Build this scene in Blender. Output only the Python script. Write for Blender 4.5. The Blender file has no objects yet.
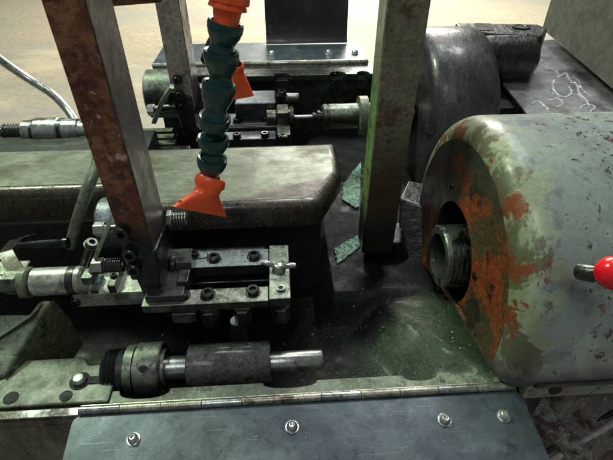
import bpy, bmesh, math, random
from mathutils import Vector, Matrix
random.seed(7)
R = math.radians
sc = bpy.context.scene
col = sc.collection
# ------------------------------------------------------------------ survey: pixel of the photograph -> point on a given plane
F = 450.; TH = R(38); PS = R(3.6); H = 0.5
FW = Vector((math.sin(PS)*math.cos(TH), math.cos(PS)*math.cos(TH), -math.sin(TH)))
RT = Vector((math.cos(PS), -math.sin(PS), 0)); UPV = RT.cross(FW)
CAM = Vector((0, 0, H))
def at(px, py, x=None, y=None, z=None, d=None):
    v = FW + RT*((px-306.5)/F) + UPV*((230-py)/F)
    if z is not None: t = (z-H)/v.z
    elif y is not None: t = y/v.y
    elif x is not None: t = x/v.x
    else: t = d
    return CAM + v*t
# ------------------------------------------------------------------ materials
def nd(nt, t, **k):
    n = nt.nodes.new(t)
    for a, b in k.items(): setattr(n, a, b)
    return n
def sock(nt, node, i, v):
    if hasattr(v, 'is_linked') or isinstance(v, bpy.types.NodeSocket): nt.links.new(v, node.inputs[i])
    else: node.inputs[i].default_value = v
def c4(c): return (c[0], c[1], c[2], 1)
def mat(name, base, layers=(), rough=.5, rvar=.15, metal=0., bump=.15, bscale=220, coat=0., specks=None, spec=.5, stretch=(1,1,1), lump=0., grads=(), fa=.34, sd=0., scr=None):
    """layers: (colour, scale, lo, hi) mixed one over the other by noise"""
    m = bpy.data.materials.new(name); m.use_nodes = True
    nt = m.node_tree; nt.nodes.clear()
    out = nd(nt, 'ShaderNodeOutputMaterial'); b = nd(nt, 'ShaderNodeBsdfPrincipled')
    nt.links.new(b.outputs[0], out.inputs[0])
    geo = nd(nt, 'ShaderNodeNewGeometry')
    mp = nd(nt, 'ShaderNodeMapping'); mp.inputs['Scale'].default_value = stretch
    nt.links.new(geo.outputs['Position'], mp.inputs['Vector'])
    def noise(scale, detail=6, rough_=.62, dist=.0, off=0):
        n = nd(nt, 'ShaderNodeTexNoise'); n.inputs['Scale'].default_value = scale
        n.inputs['Detail'].default_value = detail; n.inputs['Roughness'].default_value = rough_
        n.inputs['Distortion'].default_value = dist
        if off:
            a = nd(nt, 'ShaderNodeVectorMath', operation='ADD'); a.inputs[1].default_value = (off, off*1.7, -off)
            nt.links.new(mp.outputs[0], a.inputs[0]); nt.links.new(a.outputs[0], n.inputs['Vector'])
        else: nt.links.new(mp.outputs[0], n.inputs['Vector'])
        return n.outputs['Fac']
    def ramp(v, lo, hi, a=0., c=1.):
        r = nd(nt, 'ShaderNodeMapRange', interpolation_type='SMOOTHSTEP')
        for i, q in enumerate((v, lo, hi, a, c)): sock(nt, r, i, q)
        return r.outputs[0]
    def mix(f, a, c):
        x = nd(nt, 'ShaderNodeMix', data_type='RGBA'); sock(nt, x, 0, f); sock(nt, x, 6, a); sock(nt, x, 7, c)
        return x.outputs[2]
    cur = c4(base)
    # fine tone variation
    tone = noise(34, 8, .7, off=3.1)
    cur = mix(ramp(tone, .3, .7), c4([q*.72 for q in base]), c4([min(1, q*1.25) for q in base]))
    mt = metal
    fine = noise(170, 6, .7, off=2.2)
    for i, L in enumerate(layers):
        mid_, hf = (L[2]+L[3])/2, (L[3]-L[2])/2*.62
        f = ramp(noise(L[1], 12, .70, .35, off=5.3*(i+1)), mid_-hf, mid_+hf)
        cur = mix(f, cur, c4(L[0]))
        if len(L) > 4:
            x = nd(nt, 'ShaderNodeMix', data_type='FLOAT'); sock(nt, x, 0, f); sock(nt, x, 2, mt); sock(nt, x, 3, L[4]); mt = x.outputs[0]
    hgt = noise(bscale, 5, .65, off=1.3)
    if specks:
        for sp in (specks if isinstance(specks, list) else [specks]):
            v = nd(nt, 'ShaderNodeTexVoronoi'); v.inputs['Scale'].default_value = sp[1]
            wob = nd(nt, 'ShaderNodeVectorMath', operation='MULTIPLY_ADD')
            nz = nd(nt, 'ShaderNodeTexNoise'); nz.inputs['Scale'].default_value = sp[1]*2.1; nz.inputs['Detail'].default_value = 3
            nt.links.new(geo.outputs['Position'], nz.inputs['Vector'])
            nt.links.new(nz.outputs['Color'], wob.inputs[0]); k = 1.5/sp[1]; wob.inputs[1].default_value = (k, k, k)
            nt.links.new(geo.outputs['Position'], wob.inputs[2]); nt.links.new(wob.outputs[0], v.inputs['Vector'])
            rnd = nd(nt, 'ShaderNodeSeparateColor'); nt.links.new(v.outputs['Color'], rnd.inputs[0])
            thr = ramp(rnd.outputs[0], .35, 1., 0., sp[2])
            lt = nd(nt, 'ShaderNodeMath', operation='LESS_THAN'); nt.links.new(v.outputs['Distance'], lt.inputs[0]); nt.links.new(thr, lt.inputs[1])
            cur = mix(lt.outputs[0], cur, c4(sp[0]))
    for gi, (gc, ax, lo, hi, wob_) in enumerate(grads):     # colour and grime gathered towards one side; on the basin, painted light and shade
        dt = nd(nt, 'ShaderNodeVectorMath', operation='DOT_PRODUCT'); nt.links.new(geo.outputs['Position'], dt.inputs[0]); dt.inputs[1].default_value = ax
        ma = nd(nt, 'ShaderNodeMath', operation='MULTIPLY_ADD'); nt.links.new(noise(20, 12, .70, .3, off=7.7+3.1*gi), ma.inputs[0]); ma.inputs[1].default_value = wob_; nt.links.new(dt.outputs['Value'], ma.inputs[2])
        cur = mix(ramp(ma.outputs[0], lo+wob_/2, hi+wob_/2), cur, c4(gc))
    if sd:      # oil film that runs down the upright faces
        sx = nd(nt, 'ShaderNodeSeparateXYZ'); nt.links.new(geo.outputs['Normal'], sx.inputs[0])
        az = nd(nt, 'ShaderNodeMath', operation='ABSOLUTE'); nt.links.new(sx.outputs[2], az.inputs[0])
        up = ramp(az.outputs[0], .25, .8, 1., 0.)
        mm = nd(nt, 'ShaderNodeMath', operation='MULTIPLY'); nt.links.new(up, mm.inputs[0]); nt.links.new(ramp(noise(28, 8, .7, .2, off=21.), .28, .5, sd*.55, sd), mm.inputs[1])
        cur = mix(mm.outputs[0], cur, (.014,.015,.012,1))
    if scr:
        for k_, (ang_, sc_) in enumerate(((.25, 9.), (-.9, 7.), (1.3, 12.))):
            m2 = nd(nt, 'ShaderNodeMapping'); m2.inputs['Rotation'].default_value = (0, 0, ang_); m2.inputs['Scale'].default_value = (sc_, sc_*34, sc_*3); m2.inputs['Location'].default_value = (k_*3.3, 0, 0)
            nt.links.new(geo.outputs['Position'], m2.inputs[0])
            n2_ = nd(nt, 'ShaderNodeTexNoise'); n2_.inputs['Scale'].default_value = 1; n2_.inputs['Detail'].default_value = 1.5; nt.links.new(m2.outputs[0], n2_.inputs['Vector'])
            cur = mix(ramp(n2_.outputs['Fac'], .715, .74, 0., .45), cur, c4(scr))
    hs_ = nd(nt, 'ShaderNodeHueSaturation'); nt.links.new(ramp(fine, .3, .7, 1-fa, 1+fa), hs_.inputs['Value']); sock(nt, hs_, 'Color', cur); cur = hs_.outputs[0]
    sock(nt, b, 'Base Color', cur)
    sock(nt, b, 'Metallic', mt)
    sock(nt, b, 'Roughness', ramp(noise(48, 7, .7, off=9.), .3, .7, max(.04, rough-rvar), min(1, rough+rvar)))
    b.inputs['Specular IOR Level'].default_value = spec
    if coat:
        sock(nt, b, 'Coat Weight', ramp(noise(22, 6, .6, off=12.), .38, .6, 0., coat)); b.inputs['Coat Roughness'].default_value = .12
    bp = nd(nt, 'ShaderNodeBump'); bp.inputs['Strength'].default_value = bump; bp.inputs['Distance'].default_value = .002
    nt.links.new(hgt, bp.inputs['Height'])
    nrm = bp.outputs[0]
    if lump:
        b2 = nd(nt, 'ShaderNodeBump'); b2.inputs['Strength'].default_value = lump; b2.inputs['Distance'].default_value = .006
        nt.links.new(noise(55, 4, .55, off=4.), b2.inputs['Height']); nt.links.new(nrm, b2.inputs['Normal']); nrm = b2.outputs[0]
    nt.links.new(nrm, b.inputs['Normal'])
    return m
SWARF = ((.62,.68,.60), 300, .19)
BLACKSP = ((.020,.019,.015), 170, .17)
M = {}
M['green'] = mat('oily_green_casting', (.024,.042,.021), [((.008,.011,.008), 16, .46, .62), ((.07,.10,.06), 30, .64, .78)], .58, .14, 0, .35, 260, .08, SWARF, lump=.5, grads=[((.030,.046,.022), (1,0,.0), .10, .24, .05), ((.006,.006,.007), (-.68,.73,0), .215, .262, .08)], spec=.35)  # greener right and near-black beyond a diagonal paint the basin's light and shade
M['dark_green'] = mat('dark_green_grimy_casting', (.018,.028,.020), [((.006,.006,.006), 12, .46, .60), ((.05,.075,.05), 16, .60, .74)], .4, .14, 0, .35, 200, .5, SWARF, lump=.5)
M['wedge_olive'] = mat('olive_oily_wedge_side', (.105,.12,.062), [((.03,.035,.022), 18, .50, .64), ((.17,.18,.10), 30, .60, .72)], .45, .14, 0, .5, 300, .3, [SWARF], lump=.4)
M['green_mid'] = mat('gritty_green_shoulder', (.055,.080,.042), [((.015,.018,.012), 18, .50, .64), ((.12,.15,.09), 60, .56, .72)], .50, .14, 0, .5, 320, .3, [SWARF, ((.20,.22,.15), 240, .24)], lump=.4)
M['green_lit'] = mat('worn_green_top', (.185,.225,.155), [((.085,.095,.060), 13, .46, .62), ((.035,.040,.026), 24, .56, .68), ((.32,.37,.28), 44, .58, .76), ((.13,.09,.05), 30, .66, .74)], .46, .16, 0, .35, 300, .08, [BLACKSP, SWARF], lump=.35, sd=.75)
M['cover_top'] = mat('machined_cover_top', (.165,.178,.138), [((.095,.095,.055), 9, .50, .66), ((.05,.045,.035), 26, .64, .76), ((.40,.46,.38), 60, .62, .8)], .46, .12, .15, .14, 380, .15, BLACKSP, stretch=(.7,1,1), grads=[((.035,.022,.016), (.39,-1,0), -.598, -.586, .030)], fa=0.16, scr=(.42,.44,.38))
M['dark_front'] = mat('dark_brown_oily_steel', (.052,.040,.029), [((.13,.11,.08), 40, .56, .74), ((.008,.007,.008), 14, .5, .66)], .34, .14, .35, .35, 190, .6, SWARF, stretch=(1,1,.35))
M['black'] = mat('black_oily_iron', (.010,.010,.011), [((.035,.028,.036), 22, .5, .7), ((.02,.035,.02), 12, .55, .7)], .34, .15, .2, .35, 240, .8, ((.4,.42,.4), 240, .12), lump=.5)
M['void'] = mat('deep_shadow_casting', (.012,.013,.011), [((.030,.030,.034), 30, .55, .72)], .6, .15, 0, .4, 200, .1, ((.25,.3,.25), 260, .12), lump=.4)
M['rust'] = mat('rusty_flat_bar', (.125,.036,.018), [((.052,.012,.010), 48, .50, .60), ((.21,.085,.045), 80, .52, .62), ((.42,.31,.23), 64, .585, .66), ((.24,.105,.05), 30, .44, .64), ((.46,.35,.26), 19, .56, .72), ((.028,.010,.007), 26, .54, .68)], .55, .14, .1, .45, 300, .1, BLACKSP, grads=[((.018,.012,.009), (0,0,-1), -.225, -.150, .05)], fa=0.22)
M['bar_steel'] = mat('grey_bar_steel', (.135,.118,.115), [((.075,.06,.058), 18, .48, .66), ((.20,.06,.045), 14, .62, .76), ((.34,.32,.31), 50, .64, .8)], .40, .12, .5, .2, 340, .2, ((.012,.01,.01), 125, .22), grads=[((.02,.017,.016), (0,0,-1), -.19, -.11, .05)])
M['bar_pale'] = mat('pale_grey_bar', (.40,.35,.33), [((.17,.13,.115), 22, .5, .68), ((.42,.38,.36), 40, .6, .78)], .42, .12, .4, .2, 340, .1, ((.03,.02,.02), 120, .20))
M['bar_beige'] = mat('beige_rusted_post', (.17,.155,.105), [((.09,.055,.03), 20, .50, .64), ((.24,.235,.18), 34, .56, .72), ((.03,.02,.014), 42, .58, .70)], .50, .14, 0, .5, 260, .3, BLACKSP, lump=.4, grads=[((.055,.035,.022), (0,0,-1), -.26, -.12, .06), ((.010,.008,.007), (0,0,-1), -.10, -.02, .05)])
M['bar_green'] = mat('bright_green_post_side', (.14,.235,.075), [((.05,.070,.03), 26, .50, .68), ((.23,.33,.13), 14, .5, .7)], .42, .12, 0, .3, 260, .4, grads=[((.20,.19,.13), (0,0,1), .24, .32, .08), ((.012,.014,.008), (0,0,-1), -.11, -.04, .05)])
M['steel'] = mat('worn_steel', (.42,.44,.42), [((.16,.17,.155), 30, .5, .68), ((.62,.64,.62), 60, .6, .78)], .28, .1, .9, .12, 380, 0, ((.02,.02,.02), 150, .2), fa=.14)
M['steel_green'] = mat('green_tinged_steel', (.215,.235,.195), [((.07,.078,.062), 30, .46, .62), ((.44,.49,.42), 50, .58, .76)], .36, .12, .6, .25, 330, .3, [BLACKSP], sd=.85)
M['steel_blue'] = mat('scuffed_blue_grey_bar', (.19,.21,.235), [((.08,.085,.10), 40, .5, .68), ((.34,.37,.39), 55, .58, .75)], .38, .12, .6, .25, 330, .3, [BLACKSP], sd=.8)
M['ram_steel'] = mat('pale_ram_steel', (.40,.42,.37), [((.14,.15,.12), 20, .50, .64), ((.25,.20,.16), 34, .60, .72)], .34, .1, .5, .15, 300, .2)
M['thread_steel'] = mat('oily_thread_steel', (.22,.25,.205), [((.03,.035,.03), 40, .46, .62), ((.30,.34,.28), 60, .6, .72)], .30, .1, .75, .2, 300, .4)
M['dark_steel'] = mat('dark_oily_steel', (.060,.062,.058), [((.016,.016,.018), 30, .48, .66), ((.20,.21,.19), 50, .62, .78)], .30, .12, .75, .2, 300, .4)
M['screw'] = mat('socket_screw_steel', (.050,.052,.050), [((.26,.28,.25), 130, .56, .70)], .27, .08, .85, .1, 400, .3)
M['screw_bright'] = mat('bright_screw_steel', (.78,.78,.76), [((.30,.29,.27), 160, .62, .76)], .28, .08, .9, .1, 400)
M['hole'] = mat('dark_hole', (.006,.006,.006), (), .7, .1, 0, .1)
M['plate'] = mat('blue_grey_plate', (.070,.088,.108), [((.11,.135,.155), 11, .46, .66), ((.045,.052,.062), 26, .56, .72), ((.20,.23,.25), 60, .66, .80)], .36, .10, .35, .06, 420, .25, [((.24,.25,.26), 140, .12), ((.018,.018,.02), 110, .14)], fa=.08, scr=(.26,.29,.31))
M['plate_black'] = mat('black_sheet', (.020,.021,.026), [((.045,.048,.056), 14, .5, .7)], .34, .1, .2, .08, 400, .2, fa=0.06)
M['hinge'] = mat('hinge_steel', (.34,.33,.27), [((.13,.115,.08), 34, .5, .66), ((.56,.56,.50), 60, .58, .76)], .34, .1, .75, .2, 340)
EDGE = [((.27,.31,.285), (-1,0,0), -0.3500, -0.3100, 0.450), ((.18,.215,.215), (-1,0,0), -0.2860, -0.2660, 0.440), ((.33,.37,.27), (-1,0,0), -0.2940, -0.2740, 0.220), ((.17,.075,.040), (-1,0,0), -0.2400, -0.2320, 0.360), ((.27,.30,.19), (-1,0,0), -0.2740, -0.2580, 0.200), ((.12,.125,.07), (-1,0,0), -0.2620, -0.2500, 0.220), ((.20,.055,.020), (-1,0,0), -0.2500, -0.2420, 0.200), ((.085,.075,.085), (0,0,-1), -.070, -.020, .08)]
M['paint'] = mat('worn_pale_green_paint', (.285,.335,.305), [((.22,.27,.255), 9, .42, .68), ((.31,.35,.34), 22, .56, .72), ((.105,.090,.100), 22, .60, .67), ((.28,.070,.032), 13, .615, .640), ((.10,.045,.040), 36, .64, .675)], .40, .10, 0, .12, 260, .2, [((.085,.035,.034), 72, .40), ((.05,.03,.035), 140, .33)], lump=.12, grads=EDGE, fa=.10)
M['paint_edge'] = mat('chipped_yellow_green_edge', (.30,.37,.24), [((.36,.44,.36), 20, .5, .6), ((.12,.15,.15), 26, .54, .66), ((.20,.075,.04), 22, .60, .68)], .42, .12, 0, .3, 260, .3, BLACKSP, lump=.3)
M['rust_face'] = mat('rust_orange_oily_face', (.27,.060,.016), [((.075,.055,.026), 13, .47, .57), ((.022,.018,.012), 17, .50, .62), ((.17,.19,.09), 13, .61, .67)], .40, .14, 0, .4, 240, .5, [((.3,.34,.27), 70, .12)], lump=.6, grads=[((.030,.012,.012), (0,1,.25), .575, .63, .10), ((.05,.055,.03), (0,0,1), .165, .21, .05)])
M['paint_base'] = mat('pink_and_green_base_flange', (.20,.235,.20), [((.26,.10,.09), 26, .50, .60), ((.33,.36,.32), 34, .58, .70), ((.045,.032,.035), 30, .58, .66)], .44, .12, 0, .3, 260, .3, BLACKSP, lump=.3)
M['maroon'] = mat('maroon_grimy_casting', (.085,.060,.050), [((.04,.015,.014), 20, .48, .62), ((.17,.165,.13), 14, .55, .68), ((.20,.19,.17), 50, .66, .76)], .48, .14, 0, .4, 240, .4, SWARF, lump=.4)
M['apron'] = mat('worn_brown_green_apron', (.13,.115,.10), [((.055,.030,.028), 22, .48, .60), ((.20,.215,.17), 16, .53, .64), ((.26,.24,.22), 44, .60, .72), ((.03,.02,.02), 30, .60, .68)], .48, .14, 0, .4, 240, .2, [BLACKSP, SWARF], lump=.4)
M['headblack'] = mat('black_headstock', (.036,.032,.037), [((.065,.058,.070), 10, .46, .66), ((.012,.011,.013), 26, .5, .68)], .36, .10, .25, .3, 200, .4, ((.10,.09,.09), 130, .2), lump=.15, stretch=(2.2,1,1), fa=0.14)
M['table'] = mat('wet_grey_table', (.30,.285,.32), [((.17,.16,.185), 13, .48, .62), ((.20,.195,.205), 30, .60, .72)], .26, .10, .15, .12, 200, .6, BLACKSP, fa=0.14)
M['slab'] = mat('dirty_grey_green_panel', (.085,.092,.070), [((.050,.054,.040), 9, .46, .66), ((.19,.20,.16), 24, .60, .76), ((.03,.028,.022), 40, .64, .74)], .55, .1, 0, .3, 200, 0, BLACKSP, fa=0.12)
M['puddle'] = mat('coolant_film', (.75,.76,.80), (), .10, .04, .3, .05, 200, .6, fa=0.05)
M['teal'] = mat('dark_teal_plastic', (.003,.040,.038), [((.010,.012,.011), 40, .52, .68)], .24, .08, 0, .06, 300, .3, ((.05,.09,.08), 160, .14), fa=0.10, sd=0)
M['orange'] = mat('orange_plastic', (.95,.10,.022), [((.70,.055,.014), 40, .56, .72), ((.30,.05,.02), 90, .66, .74)], .36, .06, 0, .06, 300, .2, ((.10,.02,.01), 150, .10), fa=0.06)
M['red'] = mat('glossy_red_plastic', (.80,.008,.018), (), .20, .04, 0, .02, 100, .3, fa=0.02)
M['rubber'] = mat('black_rubber', (.014,.014,.016), (), .36, .12, 0, .3, 300, .3)
M['rough_grey'] = mat('rough_grey_sleeve', (.085,.088,.082), [((.035,.036,.034), 70, .48, .64), ((.17,.175,.165), 90, .6, .74)], .46, .12, .3, 1.0, 190, .4, ((.24,.25,.24), 260, .15), lump=.6)
M['strapm'] = mat('olive_brown_strap', (.055,.045,.030), [((.13,.135,.09), 40, .54, .72), ((.09,.04,.02), 50, .52, .66)], .42, .1, .4, .3, 300, .3)
M['brass'] = mat('bronze_pipe', (.18,.085,.05), [((.05,.03,.02), 40, .5, .68)], .36, .1, .5, .2, 300)
M['olive'] = mat('olive_painted_rod', (.145,.165,.115), [((.26,.29,.22), 60, .55, .72), ((.05,.05,.035), 40, .58, .7)], .42, .1, .2, .2, 400, .2)
M['patch'] = mat('mint_lit_patch', (.24,.40,.29), [((.07,.13,.095), 120, .48, .58), ((.26,.40,.31), 160, .6, .7)], .7, .1, 0, .5, 300, 0, BLACKSP)  # pale mint colour stands for light falling on the casting
M['glint'] = mat('swarf_metal', (.50,.55,.48), (), .3, .1, .8, .1, 300)
M['floor'] = mat('yellow_concrete_floor', (.56,.50,.36), [((.44,.43,.39), .8, .28, .74), ((.36,.32,.25), 1.3, .48, .80), ((.74,.68,.48), 1.1, .46, .78)], .5, .1, 0, .02, 20, stretch=(.45,1,1), fa=0.03)
# ------------------------------------------------------------------ mesh builder
def basis(d):
    d = d.normalized(); a = Vector((0,0,1)) if abs(d.z) < .9 else Vector((0,1,0))
    u = a.cross(d).normalized(); return u, d.cross(u), d
class MB:
    def __init__(s): s.bm = bmesh.new()
    def v(s, p): return s.bm.verts.new(p)
    def face(s, vs):
        try: return s.bm.faces.new(vs)
        except ValueError: return None
    def box(s, x0, x1, y0, y1, z0, z1, rot=None, piv=None):
        ps = [Vector((x, y, z)) for z in (z0, z1) for y in (y0, y1) for x in (x0, x1)]
        if rot is not None:
            c = piv if piv is not None else Vector(((x0+x1)/2, (y0+y1)/2, (z0+z1)/2)); ps = [c + rot @ (p-c) for p in ps]
        v = [s.v(p) for p in ps]
        for f in ((0,2,3,1), (4,5,7,6), (0,1,5,4), (2,6,7,3), (0,4,6,2), (1,3,7,5)): s.face([v[i] for i in f])
        return s
    def hexa(s, bot, top):
        a = [s.v(p) for p in bot]; b = [s.v(p) for p in top]; n = len(a)
        s.face(a[::-1]); s.face(b)
        for i in range(n): s.face([a[i], a[(i+1)%n], b[(i+1)%n], b[i]])
        return s
    def prism(s, poly, z0, z1):
        return s.hexa([(x, y, z0) for x, y in poly], [(x, y, z1) for x, y in poly])
    def prismx(s, poly, x0, x1):
        return s.hexa([(x1, y, z) for y, z in poly][::-1], [(x0, y, z) for y, z in poly][::-1])
    def lathe(s, p0, d, prof, n=28, cap=True, ph=0.):
        """prof: (t along d, radius)"""
        u, w, d = basis(Vector(d)); p0 = Vector(p0); rings = []
        for t, r in prof:
            rings.append([s.v(p0 + d*t + (u*math.cos(2*math.pi*i/n+ph) + w*math.sin(2*math.pi*i/n+ph))*r) for i in range(n)])
        for a, b in zip(rings, rings[1:]):
            for i in range(n): s.face([a[i], a[(i+1)%n], b[(i+1)%n], b[i]])
        if cap: s.face(rings[0][::-1]); s.face(rings[-1])
        return s
    def cyl(s, p0, p1, r0, r1=None, n=24, ph=0.):
        p0 = Vector(p0); p1 = Vector(p1); r1 = r0 if r1 is None else r1
        return s.lathe(p0, p1-p0, [(0, r0), ((p1-p0).length, r1)], n, True, ph)
    def tube(s, pts, r, n=14, cap=True):
        pts = [Vector(p) for p in pts]; rings = []; pu = None
        for i, p in enumerate(pts):
            t = (pts[min(i+1, len(pts)-1)] - pts[max(i-1, 0)]).normalized()
            if pu is None: u, w, _ = basis(t)
            else: u = (pu - t*pu.dot(t)).normalized(); w = t.cross(u)
            pu = u; rr = r[i] if isinstance(r, (list, tuple)) else r
            rings.append([s.v(p + (u*math.cos(2*math.pi*k/n) + w*math.sin(2*math.pi*k/n))*rr) for k in range(n)])
        for a, b in zip(rings, rings[1:]):
            for i in range(n): s.face([a[i], a[(i+1)%n], b[(i+1)%n], b[i]])
        if cap: s.face(rings[0][::-1]); s.face(rings[-1])
        return s
    def strip(s, pts, wv, th):
        """flat strip: pts centre line, wv half-width vector, th thickness vector"""
        wv = Vector(wv); th = Vector(th); rs = []
        for p in pts:
            p = Vector(p); rs.append([s.v(p-wv-th), s.v(p+wv-th), s.v(p+wv+th), s.v(p-wv+th)])
        for a, b in zip(rs, rs[1:]):
            for i in range(4): s.face([a[i], a[(i+1)%4], b[(i+1)%4], b[i]])
        s.face(rs[0][::-1]); s.face(rs[-1]); return s
    def build(s, name, m, parent=None, bevel=0., ang=35, seg=2, jit=0.):
        bmesh.ops.recalc_face_normals(s.bm, faces=s.bm.faces)
        if jit:
            for v in s.bm.verts: v.co += Vector([random.uniform(-jit, jit) for _ in range(3)])
        if parent is not None:
            o0 = parent.get('_o'); wl = Vector(o0) if o0 else Vector((0,0,0))
            for v in s.bm.verts: v.co -= wl
        me = bpy.data.meshes.new(name); s.bm.to_mesh(me); s.bm.free()
        for p in me.polygons: p.use_smooth = True
        me.set_sharp_from_angle(angle=R(ang))
        me.materials.append(m if not isinstance(m, str) else M[m])
        o = bpy.data.objects.new(name, me); col.objects.link(o)
        if parent is not None: o.parent = parent; o['_o'] = parent.get('_o')
        if bevel:
            b = o.modifiers.new('bevel', 'BEVEL'); b.width = bevel; b.segments = seg; b.limit_method = 'ANGLE'; b.angle_limit = R(40); b.harden_normals = True
        return o
def curve(pts, n=24):
    """Catmull-Rom through pts"""
    P = [Vector(p) for p in pts]; P = [P[0]*2-P[1]] + P + [P[-1]*2-P[-2]]; out = []
    for i in range(1, len(P)-2):
        for k in range(n):
            t = k/n; a, b, c, d = P[i-1:i+3]
            out.append(.5*((2*b)+(c-a)*t+(2*a-5*b+4*c-d)*t*t+(3*b-a-3*c+d)*t**3))
    out.append(P[-2]); return out
def thing(name, label, cat, loc=(0,0,0), group=None):
    o = bpy.data.objects.new(name, None); col.objects.link(o); o.location = loc; o.empty_display_size = .02
    o['_o'] = tuple(loc); tag(o, label, cat, group); return o
def tag(o, label, cat, group=None):
    o['label'] = label; o['category'] = cat
    if group: o['group'] = group
    return o
def cap_screw(p, d, r, parent, m='screw', h=None, name='cap_screw', dome=False):
    """socket-head screw: knurled head standing on p along d, with a hexagonal socket"""
    h = h or r*1.1; p = Vector(p); d = Vector(d).normalized()
    b = MB()
    if dome: prof = [(0, r*.9), (h*.15, r), (h*.45, r*.95), (h*.75, r*.78), (h*.95, r*.5), (h*.93, r*.34), (h*.55, r*.32)]
    else: prof = [(0, r), (h*.85, r), (h, r*.88), (h, r*.52), (h*.4, r*.50)]
    b.lathe(p, d, prof, 26, True)
    o = b.build(name, m, parent)
    s_ = MB(); s_.lathe(p+d*(h*.42), d, [(0, r*.44), (h*.08, r*.44)], 6); s_.build('socket', 'hole', o)
    w = MB(); w.lathe(p-d*.0006, d, [(0, r*1.22), (.0011, r*1.22)], 26); w.build('washer', 'dark_steel' if m == 'screw' else m, o)
    return o
def spring(p0, p1, r, wire, turns, name, m, parent):
    p0 = Vector(p0); p1 = Vector(p1); u, w, d = basis(p1-p0); L = (p1-p0).length; n = turns*16
    pts = [p0 + d*(L*i/n) + (u*math.cos(2*math.pi*turns*i/n) + w*math.sin(2*math.pi*turns*i/n))*r for i in range(n+1)]
    return MB().tube(pts, wire, 8).build(name, m, parent)
# ------------------------------------------------------------------ the setting
b = MB(); b.box(-30, 30, -10, 60, -.95, -.9); fl = b.build('floor', 'floor'); fl['kind'] = 'structure'
# ------------------------------------------------------------------ machine bed
bed = thing('machine_bed', 'dark oily green cast iron machine bed with a chip basin between the slides', 'machine bed', (0, .7, -.3))
def scallop(x0, x1, yb, yf, notches, nb=10):
    """flange outline: straight front yf, back yb with rounded bites (cx, r)"""
    pts = [(x0, yf), (x1, yf), (x1, yb)]
    s = 1 if yb > yf else -1
    for cx, r, dp in sorted(notches, reverse=True):
        for k in range(nb+1):
            a = math.pi*k/nb; pts.append((cx + r*math.cos(a), yb - s*dp*math.sin(a)**.7))
    pts.append((x0, yb)); return pts
fy = .3125
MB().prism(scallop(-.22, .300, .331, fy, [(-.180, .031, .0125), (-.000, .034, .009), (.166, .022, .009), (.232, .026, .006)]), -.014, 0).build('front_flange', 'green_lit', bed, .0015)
# wall below the front flange, basin floor, rear wall
MB().box(-.40, .32, .300, .316, -.26, -.016).build('front_wall', 'dark_front', bed, .002)
g = MB()
NX, NY = 200, 150; vs = []
def basin_z(x, y):
    z = -.085 - .05*math.exp(-((x+.05)/.15)**2) * math.exp(-((y-.50)/.10)**2)
    w = max(0, min(1, (x-.05)/.03)) * max(0, min(1, (y-.50)/.03)); z = z*(1-w) - .052*w
    # shoulder running from the headstock to the front flange: back face and front face meet in a ridge
    ux, uy = .52, -.854; px_, py_ = .160, .505         # ridge line through px_, py_ along (ux, uy)
    a = (x-px_)*ux + (y-py_)*uy; n = -(x-px_)*uy + (y-py_)*ux
    crest = -.062 + .25*max(-.05, min(a, .19))
    hgt = crest - (.03*n if n > 0 else -n*.62)
    if a < 0: hgt -= -a*1.2
    k = .006; h = max(0, min(1, .5+.5*(hgt-z)/k)); z = z*(1-h) + hgt*h + k*h*(1-h)
    if y < .348: z = max(z, -.014 - (y-.318)*1.9)
    z = min(z, -.0155)
    z += .0012*math.sin(61*x+25*y)*math.sin(77*y)
    return z
for j in range(NY+1):
    y = .316 + (1.22-.316)*j/NY
    vs.append([g.v((-.64+1.10*i/NX, y, basin_z(-.64+1.10*i/NX, y))) for i in range(NX+1)])
for j in range(NY):
    for i in range(NX): g.face([vs[j][i], vs[j][i+1], vs[j+1][i+1], vs[j+1][i]])
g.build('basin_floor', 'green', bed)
# centre pedestal that carries both way covers
MB().box(-.60, .060, .575, .70, -.25, .085).build('pedestal', 'void', bed, .004)
MB().box(-.60, -.25, .60, .86, -.25, .10).build('pedestal', 'void', bed, .004)
# glossy bracket and thin mint sheets that paint sunlit patches by the post
MB().hexa([at(398,262,z=-.06), at(428,262,z=-.06), at(436,230,z=-.06), at(404,222,z=-.06)], [at(399,198,z=.03), at(425,207,z=.03), at(430,184,z=.03), at(408,180,z=.03)]).build('bracket', 'black', bed, .004)
p = at(350, 246, z=-.04)
def lit_patch(quad, z, name='lit_patch'):
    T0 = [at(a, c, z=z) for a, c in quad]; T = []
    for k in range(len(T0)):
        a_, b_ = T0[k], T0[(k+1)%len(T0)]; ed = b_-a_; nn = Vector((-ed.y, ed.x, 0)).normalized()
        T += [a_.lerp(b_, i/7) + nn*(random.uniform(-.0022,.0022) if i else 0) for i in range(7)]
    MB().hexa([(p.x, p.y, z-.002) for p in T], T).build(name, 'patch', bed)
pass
lit_patch([(337.5,263),(361.5,245),(360,234),(334,248)], -.048)
lit_patch([(342,198),(356,208),(359.5,205),(361,161),(343,184)], -.048)
# block under the rear of the bed, rear wall and rear flange
MB().box(-.31, .30, 1.145, 1.175, -.30, .094).build('rear_wall', 'dark_green', bed, .004)
MB().prism(scallop(-.31, .245, 1.125, 1.195, [(.150, .020, .022), (.01, .020, .020), (.215, .016, .02)]), .098, .112).build('rear_flange', 'dark_green', bed, .0015)
for x in (): MB().lathe((x, 1.132, .02), (0,0,1), [(0,.002), (.045,.007), (.077,.016)], 16).build('boss', 'olive', bed)
# big side body to the right under the headstocks
MB().box(.262, 1.4, .33, 1.5, -.6, -.06).build('body', 'black', bed, .006)
MB().box(-1.0, .262, .34, 1.14, -.6, -.27).build('sump', 'void', bed)
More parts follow.
